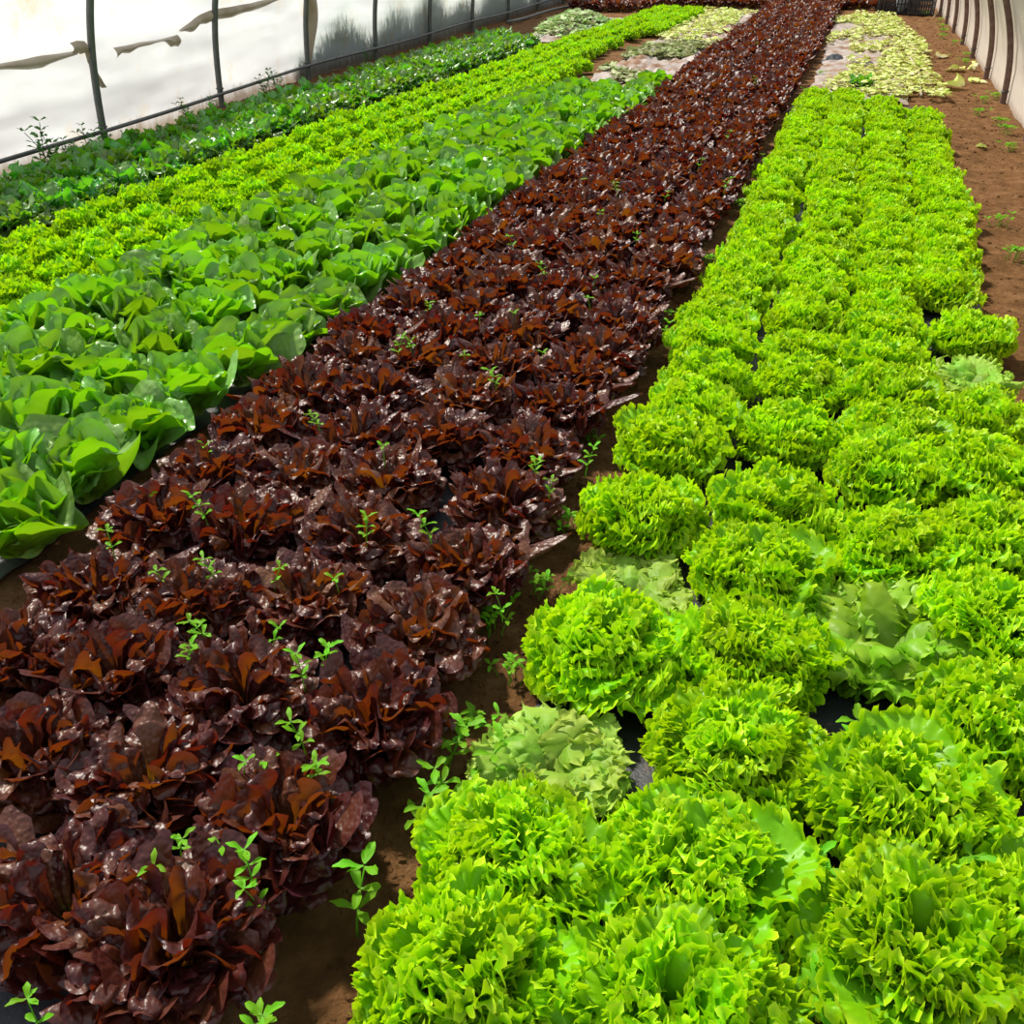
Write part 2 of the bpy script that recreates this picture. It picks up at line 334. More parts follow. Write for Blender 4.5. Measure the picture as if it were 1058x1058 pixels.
def head_butter(seed):
    r = np.random.default_rng(seed); out = []
    for i in range(7):                                            # the closed heart
        out.append(ruffle(r, .135 + .012 * r.random(), .13, -.12 + .1 * i / 7, -.50 + .24 * i / 7 + r.normal(0, .1), i * GOLD, .55, .012, .5, 4, .2, .1, .6, 1.6, nth=41, r0=.03 + .004 * i, twist=r.normal(0, .2), wav=.006))
    N = 18
    for i in range(N):
        k = i / (N - 1); j = r.normal(0, .16)
        out.append(ruffle(r, .150 + .030 * k + r.normal(0, .018), .140 + .035 * k + r.normal(0, .018), .10 + .82 * k + j, .0 + 1.05 * k + r.uniform(-.1, 1.0), i * GOLD + r.normal(0, .35),
                          .55, .017, .68, 3 + 2.5 * r.random(), .28, .10, r.uniform(-.1, .9), 2.0, nth=int(65 * DET) | 1, rows=(.002, .25, .45, .65, .85, 1.), twist=r.normal(0, .45), wav=.020))
    return out
def head_curly(seed):
    r = np.random.default_rng(seed); out = []; N = 42
    for i in range(N):
        k = i / (N - 1); j = r.normal(0, .15); th = dome(k, 1.42)
        out.append(ruffle(r, .145 + .035 * k + r.normal(0, .02), .08 + .035 * k, .03 + .82 * th + j, .25 + .85 * th + r.uniform(0, 1.2), i * GOLD + r.normal(0, .3),
                          .62, .024, 1.0, 6 + 3 * r.random(), .5, .25, r.uniform(-.4, .5), 2.2, nth=int(57 * DET) | 1, twist=r.normal(0, .4), wav=.008))
    return out

NHEART = {'frilled': 38, 'wilted': 18, 'lollo': 18, 'red': 56, 'butter': 7, 'curly': 14, 'limp': 18}
GEN = {'frilled': head_frilled, 'lollo': head_lollo, 'red': head_red, 'butter': head_butter, 'curly': head_curly,
       'wilted': lambda s: head_frilled(s, True), 'limp': lambda s: head_frilled(s, True)}
NVAR = {'frilled': 5, 'lollo': 4, 'red': 6, 'butter': 6, 'curly': 5, 'wilted': 3, 'limp': 1}
VAR = {}
for k in GEN:
    VAR[k] = []
    for i in range(NVAR[k]):
        DET = 1.0; sd = 100 * (len(VAR) + 1) + i; lv = GEN[k](sd); h = NHEART[k]
        DET = .55; fr = GEN[k](sd)
        VAR[k].append((build(k + '_heart', lv[:h], M[k]), build(k + '_outer_leaf_rosette', lv[h:], M[k]), build(k + '_whole_head', fr, M[k]) if i < 4 and k not in ('wilted', 'limp') else None))
    for i in range(NVAR[k]):
        if VAR[k][i][2] is None and i >= 4: VAR[k][i] = (*VAR[k][i][:2], VAR[k][i - 4][2])
DET = 1.0

ONES = 'zeroth first second third fourth fifth sixth seventh eighth ninth tenth eleventh twelfth thirteenth fourteenth fifteenth sixteenth seventeenth eighteenth nineteenth'.split()
TENS = {2: ('twentieth', 'twenty'), 3: ('thirtieth', 'thirty'), 4: ('fortieth', 'forty'), 5: ('fiftieth', 'fifty'), 6: ('sixtieth', 'sixty'), 7: ('seventieth', 'seventy'), 8: ('eightieth', 'eighty'), 9: ('ninetieth', 'ninety')}
def ordinal(n):
    if n < 20: return ONES[n]
    return TENS[n // 10][0] if n % 10 == 0 else TENS[n // 10][1] + '-' + ONES[n % 10]

RNG = np.random.default_rng(7)
TALL = {'frilled': 1.24, 'wilted': 1.0, 'limp': 1.05, 'lollo': 1.3, 'red': 1.22, 'butter': 1.2, 'curly': 1.1}
def lettuce(name, kind, x, y, label, group, scale=1., near=9.):
    v = VAR[kind][RNG.integers(NVAR[kind])]; rot = RNG.uniform(0, TAU)
    s = (scale * RNG.uniform(.95, 1.05), scale * RNG.uniform(.95, 1.05), scale * TALL[kind] * RNG.uniform(.92, 1.08))
    if y < near:
        e = ob(name, None, None, (x, y, 0), rot, s); e.empty_display_size = .1
        ob('heart', v[0], e); ob('outer_leaf_rosette', v[1], e)
    else:
        e = ob(name, v[2], None, (x, y, 0), rot, s)
    return tag(e, label, 'lettuce', group)

# ------------------------------------------------------------------ ground
def soil_z(x, y):
    P = np.stack([x, y], 1); return .020 * fbm(P, 1.6, 3, 3) + .014 * fbm(P, 8, 11, 4)
xs = np.concatenate([np.arange(-9, -4.2, .12), np.arange(-4.2, -1.9, .1), np.arange(-1.9, 2.2, .035), np.arange(2.2, 5, .2)])
ys = np.concatenate([np.arange(-.6, 5, .04), np.arange(5, 15, .07), np.arange(15, 34, .2)])
gx, gy = (a.ravel() for a in np.meshgrid(xs, ys))
gz = soil_z(gx, gy) - .016
soil = ob('floor', mesh('floor', np.stack([gx, gy, gz], 1), grid_faces(len(ys), len(xs)), M['soil'])); tag(soil, kind='structure')

# clods and crumbs on the open soil
def ico(r, rng):
    t = (1 + 5 ** .5) / 2
    v = np.array([(-1, t, 0), (1, t, 0), (-1, -t, 0), (1, -t, 0), (0, -1, t), (0, 1, t), (0, -1, -t), (0, 1, -t), (t, 0, -1), (t, 0, 1), (-t, 0, -1), (-t, 0, 1)]) / 1.9
    return v * r * rng.uniform(.6, 1.2, (12, 1)) * np.array([1, 1, .7])
IF = np.array([(0, 11, 5), (0, 5, 1), (0, 1, 7), (0, 7, 10), (0, 10, 11), (1, 5, 9), (5, 11, 4), (11, 10, 2), (10, 7, 6), (7, 1, 8), (3, 9, 4), (3, 4, 2), (3, 2, 6), (3, 6, 8), (3, 8, 9), (4, 9, 5), (2, 4, 11), (6, 2, 10), (8, 6, 7), (9, 8, 1)])
cx = np.concatenate([RNG.uniform(-.68, -.44, 2200), RNG.uniform(.75, 1.42, 1600), RNG.uniform(-1.98, -1.8, 250)])
cy = np.concatenate([RNG.uniform(.5, 5, 2200), RNG.uniform(3, 22, 1600), RNG.uniform(1.3, 6, 250)])
cz = soil_z(cx, cy) - .016
V = []; F = []
for i in range(len(cx)):
    V.append(ico(RNG.uniform(.002, .011) * (1 if i < 2200 else 1.5), RNG) + (cx[i], cy[i], cz[i])); F.append(IF + 12 * i)
tag(ob('soil_crumbs', mesh('soil_crumbs', np.concatenate(V), np.concatenate(F), M['soil'], smooth=False)), 'brown soil crumbs scattered over the bare paths', 'soil', kind='stuff')

# plastic mulch sheets under the beds
def sheet(name, x0, x1, y0, y1, m, label, step=.06, amp=.012, z=.0, ragged=.04):
    nx, ny = int((x1 - x0) / step) + 2, int((y1 - y0) / step) + 2
    u, v = (a.ravel() for a in np.meshgrid(np.linspace(0, 1, nx), np.linspace(0, 1, ny)))
    x = x0 + (x1 - x0) * u; y = y0 + (y1 - y0) * v
    edge = (np.abs(2 * u - 1) ** 8)
    P = np.stack([x, y], 1)
    x = x + ragged * edge * fbm(P, 2.0, 5, 3); y = y + ragged * 2 * (np.abs(2 * v - 1) ** 30) * fbm(P, 3.0, 9, 3)
    w = fbm(np.stack([x * 3.2, y], 1), 2.4, 21, 4)
    zz = soil_z(x, y) - .016 + .012 + z + amp * np.abs(w) * 1.6 * (1 - edge * .7)
    return tag(ob(name, mesh(name, np.stack([x, y, zz], 1), grid_faces(ny, nx), m)), label, 'mulch film')
sheet('mulch_film', -.47, .76, .3, 10.75, M['mulch'], 'black mulch film showing dark between the bright frilly green lettuces')
sheet('mulch_film', -1.68, -.78, .3, 23.5, M['mulch'], 'black mulch film under the long bed of dark red lettuces', .08)
sheet('mulch_film', -3.10, -2.06, 1.0, 11.0, M['mulch'], 'black mulch film under the broad-leaved butterhead lettuces', .08)
sheet('mulch_film', -4.15, -3.20, 3.0, 12.4, M['mulch'], 'black mulch film under the strip of small yellow-green lettuces', .1)
sheet('mulch_film', -5.25, -4.30, 3.5, 14.6, M['mulch'], 'black mulch film under the dark curly bed by the wall', .1)
sheet('mulch_film', -.36, .62, 10.95, 20.6, M['dusty'], 'dusty grey mulch film under pale leaf litter, below the two black crates', .05, .03)
sheet('mulch_film', -2.78, -1.75, 10.9, 21.0, M['dusty'], 'dusty wrinkled mulch film bared beyond the broad-leaved butterhead bed', .04, .055)
sheet('mulch_film', -4.75, -3.95, 15.0, 19.0, M['dusty'], 'dusty mulch film bared beyond the dark curly bed, around the leaf heap', .06, .03)

# ------------------------------------------------------------------ polytunnel walls
WX = lambda y: np.interp(y, [0, 6.7, 8.75, 10.7, 26], [-5.46, -5.58, -5.78, -5.87, -5.95])
LPROF = ([0, .4, .8, 1.1, 1.4, 1.8, 2.2], [0, .005, .06, .13, .25, .52, .95])
RPROF = ([0, .3, .53, .9, 1.2, 1.6, 1.9], [0, .005, .05, .18, .34, .64, .92])
RX = lambda y: np.interp(y, [0, 16, 24], [1.52, 1.52, 1.40])
def film(name, side, y0, y1, ztop, m, ny, nz):
    u, v = (a.ravel() for a in np.meshgrid(np.linspace(0, 1, nz), np.linspace(0, 1, ny)))
    y = y0 + (y1 - y0) * v; z = -.03 + (ztop + .03) * u
    P = np.stack([y * .5, z * 1.5], 1)
    wr = .035 * fbm(P, 1.3, 2, 2) + .010 * fbm(np.stack([y * .7, z * 4], 1), 2.2, 8, 4)
    if side < 0: x = WX(y) - .05 + np.interp(z, *LPROF) + wr
    else: x = RX(y) + .022 - np.interp(z, *RPROF) - wr * .25
    return tag(ob(name, mesh(name, np.stack([x, y, z], 1), grid_faces(ny, nz), m)), kind='structure')
wall_left = film('wall_left', -1, 1.5, 25, 1.34, M['film_left'], 330, 36)
wall_right = film('wall_right', 1, 3.0, 25, 1.75, M['film_right'], 260, 30)

def hoop(side, y, r, m, label, group):
    z = np.linspace(-.12, 1.9 if side > 0 else 2.15, 26)
    x = WX(y) + .02 + np.interp(z, *LPROF) if side < 0 else RX(y) - .02 - np.interp(z, *RPROF)
    x = np.convolve(np.pad(x, 3, 'reflect', reflect_type='odd'), np.ones(7) / 7, 'valid')
    V, F = tube(np.stack([x, np.full_like(z, y), z], 1), r, 10)
    e = ob('tunnel_hoop', None, None, (float(x[0]), y, 0)); 
    V = np.array(V) - (float(x[0]), y, 0)
    ob('hoop_pipe', mesh('hoop_pipe', V, F, m), e)
    zc = .16 if side < 0 else .10; xx = float(np.interp(zc, z, x)) - float(x[0])
    a = np.linspace(0, TAU, 13)
    V, F = tube(np.stack([xx + (r + .004) * np.cos(a), (r + .004) * np.sin(a), np.full_like(a, zc)], 1), .006, 6, False)
    ob('clip', mesh('hoop_clip', V, F, M['pipe']), e)
    return tag(e, label, 'hoop', group)
for i, y in enumerate([4.85, 6.75, 8.75, 10.7, 12.55, 14.45, 16.3, 18.2, 20.1, 22.0]):
    if i == 0 and not seen(float(WX(y)) + .15, y, 1.1): continue
    hoop(-1, y, .029, M['pipe'], f'grey tunnel hoop on the milky film wall, {ordinal(max(i, 1))} from the near end', 'grey hoops along the milky film wall')
for i, y in enumerate([9.4, 11.3, 13.1, 15.05, 16.7, 18.3, 19.8, 21.4]):
    hoop(1, y, .030, M['rib'], f'rusty brown tunnel hoop on the beige film wall, {ordinal(i + 1)} from the near end', 'brown hoops along the beige film wall')

# rail along the foot of the milky wall, in one run
ry = np.linspace(3, 23, 60); V, F = tube(np.stack([WX(ry) + .065, ry, .13 + .01 * np.sin(ry * 1.3)], 1), .016, 8)
tag(ob('rail_pipe', mesh('rail_pipe', V, F, M['pipe'])), 'thin grey rail pipe along the foot of the milky film wall', 'pipe')
ry = np.linspace(17.3, 22.5, 20); V, F = tube(np.stack([np.interp(ry, [17.3, 22.5], [-5.62, -5.42]), ry, .035 + .01 * np.sin(ry * 2)], 1), .025, 8)
tag(ob('ground_pipe', mesh('ground_pipe', V, F, M['pipe'])), 'grey pipe lying on the soil beside the milky film wall', 'pipe')

# torn strips of film on the milky wall, shade behind the rips painted tan
def flap(pts, wid, seed, label):
    """a torn edge: pts = (y, z) along the tear, wid = drop of the hanging strip"""
    r = np.random.default_rng(seed); n = 40
    t = np.linspace(0, 1, n); k = np.linspace(0, 1, len(pts))
    y = np.interp(t, k, [p[0] for p in pts]); z = np.interp(t, k, [p[1] for p in pts])
    w = np.interp(t, np.linspace(0, 1, len(wid)), wid) * (1 + .12 * np.interp(t, np.linspace(0, 1, 12), r.normal(0, 1, 12)))
    V = []
    for j in range(7):
        s = j / 6; bulge = .035 * math.sin(math.pi * s) + .02
        zz = z - w * s
        x = WX(y) + np.interp(zz, *LPROF) - .03 + bulge + .008 * np.sin(y * 17 + seed)
        V.append(np.stack([x, y, zz], 1))
    V = np.stack(V, 1).reshape(-1, 3)
    o = ob('torn_film_strip', mesh('torn_film_strip', V, grid_faces(n, 7), M['flap']))
    return tag(o, label, 'film strip')
FLAPS = [([(5.3, .70), (5.8, .725), (6.24, .73), (6.58, .72)], [.01, .04, .075, .03], 'long tan tear in the milky film before the first hoop'),
         ([(6.55, .78), (6.62, .79), (6.70, .78)], [.07, .09, .08], 'small square torn film tab just before the first grey hoop'),
         ([(6.70, .76), (6.78, .66), (6.90, .44)], [.06, .18, .02], 'pointed torn film flap hanging behind the first grey hoop'),
         ([(7.10, .69), (7.48, .69), (7.86, .68), (8.10, .69)], [.08, .04, .02, .10], 'pale torn film edge between the first and second grey hoop'),
         ([(8.14, .715), (8.40, .79), (8.70, .835), (9.5, .84), (10.1, .86)], [.01, .09, .10, .085, .03], 'wide tan torn strip crossing the second grey hoop')]
for i, (p, w, l) in enumerate(FLAPS): flap(p, w, i, l)
# the narrow upright flap behind the third hoop
zz = np.linspace(.12, .80, 24)
V = []
for j in range(5):
    s = j / 4; y = 10.74 + s * (.02 + .28 * np.sin(np.clip((zz - .1) / .75, 0, 1) * math.pi * .75))
    V.append(np.stack([WX(y) + np.interp(zz, *LPROF) + .0 + .03 * math.sin(math.pi * s), y, zz], 1))
tag(ob('torn_film_strip', mesh('torn_film_strip', np.stack(V, 1).reshape(-1, 3), grid_faces(24, 5), M['flap'])), 'upright torn film strip hanging behind the third grey hoop', 'film strip')

# grass and weeds outside, pressed against the milky film (seen as dark shapes through it)
r = np.random.default_rng(5); V = []; F = []
for i in range(11000):
    y = r.uniform(10.6, 24); hmax = np.interp(y, [10.6, 11.3, 12.5, 24], [.2, .6, .8, .9]) * (.7 + .3 * math.sin(y * 3.1) * math.sin(y * 1.3 + 1))
    x0 = float(WX(y)) - .085 - abs(r.normal(0, .05)); h = abs(hmax) * r.uniform(.3, 1.15) + .05; l = r.normal(0, .10, 2); w = r.uniform(.006, .016)
    o = len(V)
    for j in range(4):
        s = j / 3; c = np.array([x0 - abs(l[0]) * s * s * .4, y + l[1] * s * s, h * s]); ww = w * (1 - s * .85)
        V += [c + (0, -ww, 0), c + (0, ww, 0)]
    F += [[o + 2 * j, o + 2 * j + 1, o + 2 * j + 3, o + 2 * j + 2] for j in range(3)]
V = np.array(V); n = len(V)
tag(ob('outdoor_grass', mesh('outdoor_grass', V, np.array(F), M['wallweed'], {'along': np.tile([0, 0, .3, .3, .6, .6, 1, 1], n // 8), 'rnd': np.repeat(r.random(n // 8), 8)})),
    'dark grass growing outside against the milky film wall', 'grass', kind='stuff')

# ------------------------------------------------------------------ the beds
def bed(name, kind, cols, group, look, rownames, scale=1., margin=35, near=9.):
    """cols: list of lists of (x, y, [kind, scale, label])"""
    put = []
    for c, rn in zip(cols, rownames):
        n = 0
        for p in c:
            x, y = p[0], p[1]; o = p[2] if len(p) > 2 else {}
            if not seen(x, y, .12, margin): continue
            n += 1
            lb = o.get('label') or f'{look} lettuce, {ordinal(n)} back in the {rn}'
            lettuce(name, o.get('kind', kind), x, y, lb, group, (scale(y) if callable(scale) else scale) * o.get('scale', 1), near); put.append((x, y, n, rn))
    return put
def run(x0, y0, y1, step, x1=None, jx=.018, jy=.02):
    out = []; y = y0
    while y < y1:
        k = (y - y0) / max(.01, y1 - y0); out.append((x0 + ((x1 if x1 is not None else x0) - x0) * k + RNG.normal(0, jx), y + RNG.normal(0, jy))); y += step
    return out

# bright frilly green bed by the camera
b1 = [(-.37, .60), (-.36, .89), (-.36, 1.15), (-.37, 1.43, dict(kind='wilted', scale=.85, label='limp pale frilly lettuce beside the brown soil gap, lowest of the wilted ones')),
      (-.34, 1.80), (-.33, 2.10, dict(kind='wilted', scale=.85, label='wilted frilly lettuce beside the soil gap, behind a large fresh round head')),
      (-.37, 2.41), (-.36, 2.87), (-.33, 3.17), (-.33, 3.47)] + run(-.35, 3.80, 10.75, .305, -.27)
b2 = [(-.03, .62), (-.03, .93), (-.03, 1.21), (0, 1.55), (0, 1.89), (-.02, 2.23), (0, 2.58), (.01, 3.09), (.01, 3.53)] + run(0, 3.86, 10.7, .31, .05)
b3 = [(.33, .85), (.35, 1.17), (.34, 1.50), (.31, 2.05, dict(kind='limp', scale=1.1, label='drooping dull green frilly lettuce just behind the bare black mulch patch')),
      (.33, 2.46), (.31, 2.92), (.35, 3.20), (.33, 3.51)] + run(.33, 3.84, 10.6, .31, .36)
b4 = [(.66, .95), (.57, 1.25), (.56, 1.81), (.57, 2.19), (.60, 2.59), (.62, 3.01), (.63, 3.42), (.62, 3.80, dict(kind='wilted', label='slumped frilly lettuce with upright tuft on the outer row by brown soil'))] + \
     [(.67, 4.25), (.58, 4.85), (.60, 5.12), (.62, 5.42), (.63, 5.72)] + run(.66, 6.02, 9.9, .305, .70)
B = bed('frilled_lettuce', 'frilled', [b1, b2, b3, b4], 'bright green frilly lettuces in the bed by the soil path', 'bright green frilly',
        ['row edging the red bed', 'second row from the red bed', 'third row from the red bed', 'outer row along the soil'], lambda y: float(np.interp(y, [1.5, 3.5, 5, 8], [1.07, 1.0, .92, .87])), 60)
lettuce('frilled_lettuce', 'curly', .13, 11.75, 'small leftover dark green lettuce standing alone in the pale leaf litter', None, .75)

# dark red bed
red_cols = [[(-.84, .50), (-.86, .79), (-.81, 1.07), (-.76, 1.39), (-.78, 1.70), (-.77, 2.02), (-.78, 2.36), (-.79, 2.69), (-.79, 3.02), (-.79, 3.30), (-.76, 3.55), (-.74, 3.84)] + run(-.77, 4.15, 23.4, .31, -.47),
            [(-1.10, .52), (-1.10, .81), (-1.14, 1.10), (-1.09, 1.39), (-1.11, 1.73), (-1.10, 2.05), (-1.15, 2.36), (-1.11, 2.70), (-1.12, 2.99), (-1.11, 3.30)] + run(-1.10, 3.62, 23.4, .31, -.80),
            [(-1.40, .80), (-1.40, 1.08), (-1.40, 1.35), (-1.39, 1.65), (-1.44, 2.0), (-1.43, 2.30), (-1.39, 2.61), (-1.45, 2.93)] + run(-1.42, 3.25, 23.4, .31, -1.13),
            [(-1.64, 1.02), (-1.64, 1.32), (-1.66, 1.62), (-1.69, 1.94), (-1.71, 2.25), (-1.71, 2.55), (-1.72, 2.85)] + run(-1.71, 3.17, 23.4, .31, -1.46)]
R_NAMES = ['row beside the soil gap', 'second row from the soil gap', 'third row from the soil gap', 'row facing the broad-leaved bed']
tot = [p for c in red_cols for p in c if seen(p[0], p[1], .12, 35)]
ylim = sorted(p[1] for p in tot)[min(len(tot), 296) - 1]
RED = bed('red_lettuce', 'red', [[p for p in c if p[1] <= ylim] for c in red_cols], 'dark red lettuces in the long bed', 'dark red', R_NAMES, 1.0)
# the last of the long bed and the red beds crossing beyond it, a few pixels each
far = [p for p in tot if p[1] > ylim] + [(x + RNG.normal(0, .02), y + RNG.normal(0, .02)) for x in np.arange(-3.6, -1.75, .3) for y in np.arange(21.9, 24.2, .32)] + \
      [(x + RNG.normal(0, .02), y + RNG.normal(0, .02)) for x in np.arange(-.30, .95, .3) for y in np.arange(22.3, 24.5, .32)] + \
      [(x + RNG.normal(0, .02), y + RNG.normal(0, .02)) for x in np.arange(-5.2, -3.8, .3) for y in np.arange(20.4, 23.5, .32)]
r = np.random.default_rng(77); acc = []; DET = .45; small = [head_red(900 + i)[::4] for i in range(3)]; DET = 1.0
for x, y in far:
    a = r.uniform(0, TAU); c, s = math.cos(a), math.sin(a)
    for v, al, rn, ve, f in small[r.integers(3)]:
        acc.append((v @ np.array([[c, s, 0], [-s, c, 0], [0, 0, 1]]) * (1.1, 1.1, 1.3) + (x, y, 0), al, rn, ve, f))
tag(build_far := ob('red_lettuce_foliage', build('red_lettuce_foliage', acc, M['red'])), 'dark red lettuce foliage of the beds crossing at the far end', 'lettuce', kind='stuff')

# butterhead bed
bt = [[(-2.05, 1.50), (-2.07, 1.81), (-2.10, 2.12), (-2.13, 2.44), (-2.14, 2.74), (-2.10, 3.05), (-2.06, 3.33), (-2.04, 3.64)] + run(-2.07, 3.97, 10.9, .33, -1.84),
      [(-2.40, 2.05), (-2.43, 2.37), (-2.45, 2.72), (-2.46, 3.06), (-2.46, 3.36), (-2.44, 3.68)] + run(-2.42, 4.01, 10.2, .33, -2.17),
      [(-2.74, 2.35), (-2.74, 2.70), (-2.80, 3.03), (-2.79, 3.38), (-2.75, 3.72)] + run(-2.76, 4.05, 10.0, .33, -2.48),
      [(-3.02, 2.7), (-3.03, 3.05)] + run(-3.02, 3.4, 9.8, .33, -2.76)]
bed('butterhead_lettuce', 'butter', bt, 'broad-leaved green butterhead lettuces', 'broad-leaved green butterhead',
    ['row facing the red bed', 'second row from red', 'third row from red', 'row beside yellow-green lettuces'], 1.06, 40)

# small yellow-green bed
ll = [run(-3.30, 2.95, 6.0, .29, -3.20) + run(-3.19, 6.0, 12.3, .29, -3.02) + run(-2.92, 16.2, 20.0, .29, -2.80),
      run(-3.57, 3.2, 8.0, .29, -3.45) + run(-3.44, 8.0, 14.9, .29, -3.20) + run(-3.18, 15.5, 20.2, .29, -3.00),
      run(-3.84, 3.45, 8.0, .29, -3.73) + run(-3.72, 8.0, 20.2, .29, -3.26),
      run(-4.12, 3.7, 8.0, .29, -4.03) + run(-4.02, 8.0, 20.2, .29, -3.50)]
bed('small_frilled_lettuce', 'lollo', ll, 'small yellow-green frilly lettuces in the narrow strip', 'small yellow-green frilly',
    ['row edging the butterheads', 'second row from the butterheads', 'third row from the butterheads', 'row edging the dark curly bed'], .97, 25, 8.)

# dark curly bed along the milky wall
cu = [run(-4.55, 3.9, 14.2, .33, -4.30), run(-4.84, 4.1, 14.6, .33, -4.60), run(-5.12, 4.3, 15.0, .33, -4.90)]
bed('dark_curly_lettuce', 'curly', cu, 'dark green curly lettuces along the milky film wall', 'dark green curly',
    ['row edging the yellow-green strip', 'middle row by the wall', 'row nearest the milky wall'], 1.05, 25, 8.)

# ------------------------------------------------------------------ weeds
def weed_mesh(seed, h, n_node, lw, ll_):
    """stem plus whorls of small pointed leaves"""
    r = np.random.default_rng(seed); lean = r.normal(0, .25, 2)
    t = np.linspace(0, 1, 7); P = np.stack([lean[0] * h * t ** 2, lean[1] * h * t ** 2, h * t], 1)
    stem = tube(P, np.linspace(.0022, .0012, 7), 6); wh = []
    for k in range(n_node):
        s = 1 - .55 * k / max(1, n_node - .999) if n_node > 1 else 1; s = min(1, s); p = np.array([np.interp(s, t, P[:, j]) for j in range(3)]); lv = []
        cnt = 5 if k == 0 else 3
        for q in range(cnt):
            f = 1 if k else (1 if q < 3 else .6)
            v, al, rn, ve, fc = leaf(r, ll_ * f * r.uniform(.8, 1.2), lw * f, .55 + (.35 * r.random()), 1.5 + .5 * r.random(), q * TAU / min(cnt, 3) + k * 1.0 + r.normal(0, .25), .002, 4, .001, .2, .12, .0, 7, 7, r0=.001, z0=.0, pinch=2, tipw=.12)
            lv.append((v, al, rn, ve, fc))
        wh.append((p, lv))
    return stem, wh
WV = []
for i in range(7):
    h = [.07, .09, .11, .08, .10, .06, .12][i]
    stem, wh = weed_mesh(40 + i, h, [2, 2, 3, 1, 3, 1, 3][i], .020, .038)
    sm = mesh('weed_stem', *stem, M['weed'], {'along': np.zeros(len(stem[0])), 'rnd': np.full(len(stem[0]), .5)})
    ws = [(p, build('weed_leaf_whorl', lv, M['weed'])) for p, lv in wh]
    WV.append((h, sm, ws))
st = []; wh_all = []                               # a low spreading clump of several short stems
_r = np.random.default_rng(99)
for q in range(8):
    (sv, sf), wh = weed_mesh(140 + q, .035 + .03 * _r.random(), 1, .022, .045); dx, dy = _r.normal(0, .035, 2)
    st.append(mesh('weed_stem', [v + (dx, dy, 0) for v in sv], sf, M['weed'], {'along': np.zeros(len(sv)), 'rnd': np.full(len(sv), .5)}))
    wh_all += [(p + (dx, dy, 0), build('weed_leaf_whorl', lv, M['weed'])) for p, lv in wh]
WV.append((.06, st, wh_all))
st = []; wh_all = []                               # a bushy weed of several tall stems, backlit shade painted as dark green
for q in range(6):
    (sv, sf), wh = weed_mesh(240 + q, .10 + .08 * _r.random(), 3, .022, .036); dx, dy = _r.normal(0, .022, 2)
    st.append(mesh('weed_stem', [v + (dx, dy, 0) for v in sv], sf, M['wallweed'], {'along': np.zeros(len(sv)), 'rnd': np.full(len(sv), .5)}))
    wh_all += [(p + (dx, dy, 0), build('weed_leaf_whorl', lv, M['wallweed'])) for p, lv in wh]
WV.append((.15, st, wh_all))
def weed(x, y, z, label, group, scale=1., var=None, name='weed_seedling', m=None):
    h, sm, ws = WV[RNG.integers(7) if var is None else var]
    e = ob(name, None, None, (x, y, z), RNG.uniform(0, TAU), scale * RNG.uniform(.9, 1.1)); e.empty_display_size = .03
    for q in (sm if isinstance(sm, list) else [sm]): ob('stem', q, e)
    for p, me in ws: ob('leaf_whorl', me, e, tuple(p), 0)
    return tag(e, label, 'weed', group)
RW = [(-1.45, 1.63), (-1.33, 1.68), (-1.5, 1.91), (-1.73, 2.27), (-1.48, 2.54), (-1.18, 1.71), (-1.02, 1.75), (-1.22, 1.47), (-1.22, 1.39), (-1.07, 1.51), (-0.93, 1.4), (-0.91, 1.46), (-1.72, 1.96), (-1.66, 1.71), (-1.21, 3.2), (-0.94, 3.29), (-1.02, 3.01), (-1.18, 2.39), (-0.71, 2.44), (-0.64, 2.36), (-0.87, 2.01), (-0.59, 1.77), (-1.04, 1.96), (-0.57, 2.52), (-1.47, 3.16), (-0.92, 1.13), (-0.87, 1.15), (-0.83, 1.22), (-0.77, 1.16), (-0.93, 0.93), (-0.85, 0.95), (-0.93, 0.86), (-0.76, 0.9), (-0.73, 0.87), (-0.94, 0.58), (-0.62, 0.67), (-1.44, 6.01), (-1.22, 5.92), (-1.19, 5.29), (-0.91, 4.96), (-0.96, 4.24), (-0.9, 3.92), (-1.48, 4.65), (-1.2, 4.24), (-1.52, 3.64), (-1.28, 3.57), (-1.17, 3.65), (-1.46, 3.27), (-0.55, 3.74), (-0.93, 5.91), (-0.86, 6.78), (-0.61, 6.14), (-0.8, 7.79), (-0.86, 10.55), (-1.19, 14.02), (-0.45, 7.07)]
used = {}
def by_red(x, y):
    n = min(RED, key=lambda p: (p[0] - x) ** 2 + (p[1] - y) ** 2); k = (n[2], n[3]); used[k] = used.get(k, 0) + 1
    return ordinal(n[2]), n[3], used[k]
SIDE = ['beside', 'close behind', 'crowding']
for x, y in RW:
    o, rn, k = by_red(x, y)
    look = 'bright green weed' if k == 1 else f'{ordinal(k)} green weed'
    weed(x, y, .13, f'{look} by the {o} red lettuce, {rn}', 'weeds sprouting through the red lettuces', .8)
PW = [(-.67, 1.88, 'small weed'), (-.60, 2.09, 'low clump'), (-.66, 3.02, 'small weed'), (-.65, 3.61, 'small weed'), (-.60, 1.21, 'large'), (-.59, 1.39, 'tall'), (-.61, .97, 'large'), (-.51, 1.38, 'tall'), (-.54, 1.29, 'tall'), (-.56, 1.72, 'small weed'), (-.58, 1.55, 's'), (-.59, 2.45, 's'), (-.62, 4.3, 's'), (-.57, 5.2, 's'), (-.5, 6.4, 's'), (-.48, 7.6, 's'), (-.44, 8.9, 's'), (-.42, 10.1, 's'), (-.38, 11.3, 's'), (-.33, 12.7, 's')]
for i, (x, y, t) in enumerate(sorted(PW, key=lambda p: p[1])):
    weed(x, y, -.01, f'green weed on the soil gap between red and bright beds, {ordinal(i + 1)} from its near end', 'weeds on the soil gap', 1.25 if t in ('large', 'tall') else .8, 4 if t in ('large', 'tall') else 7)
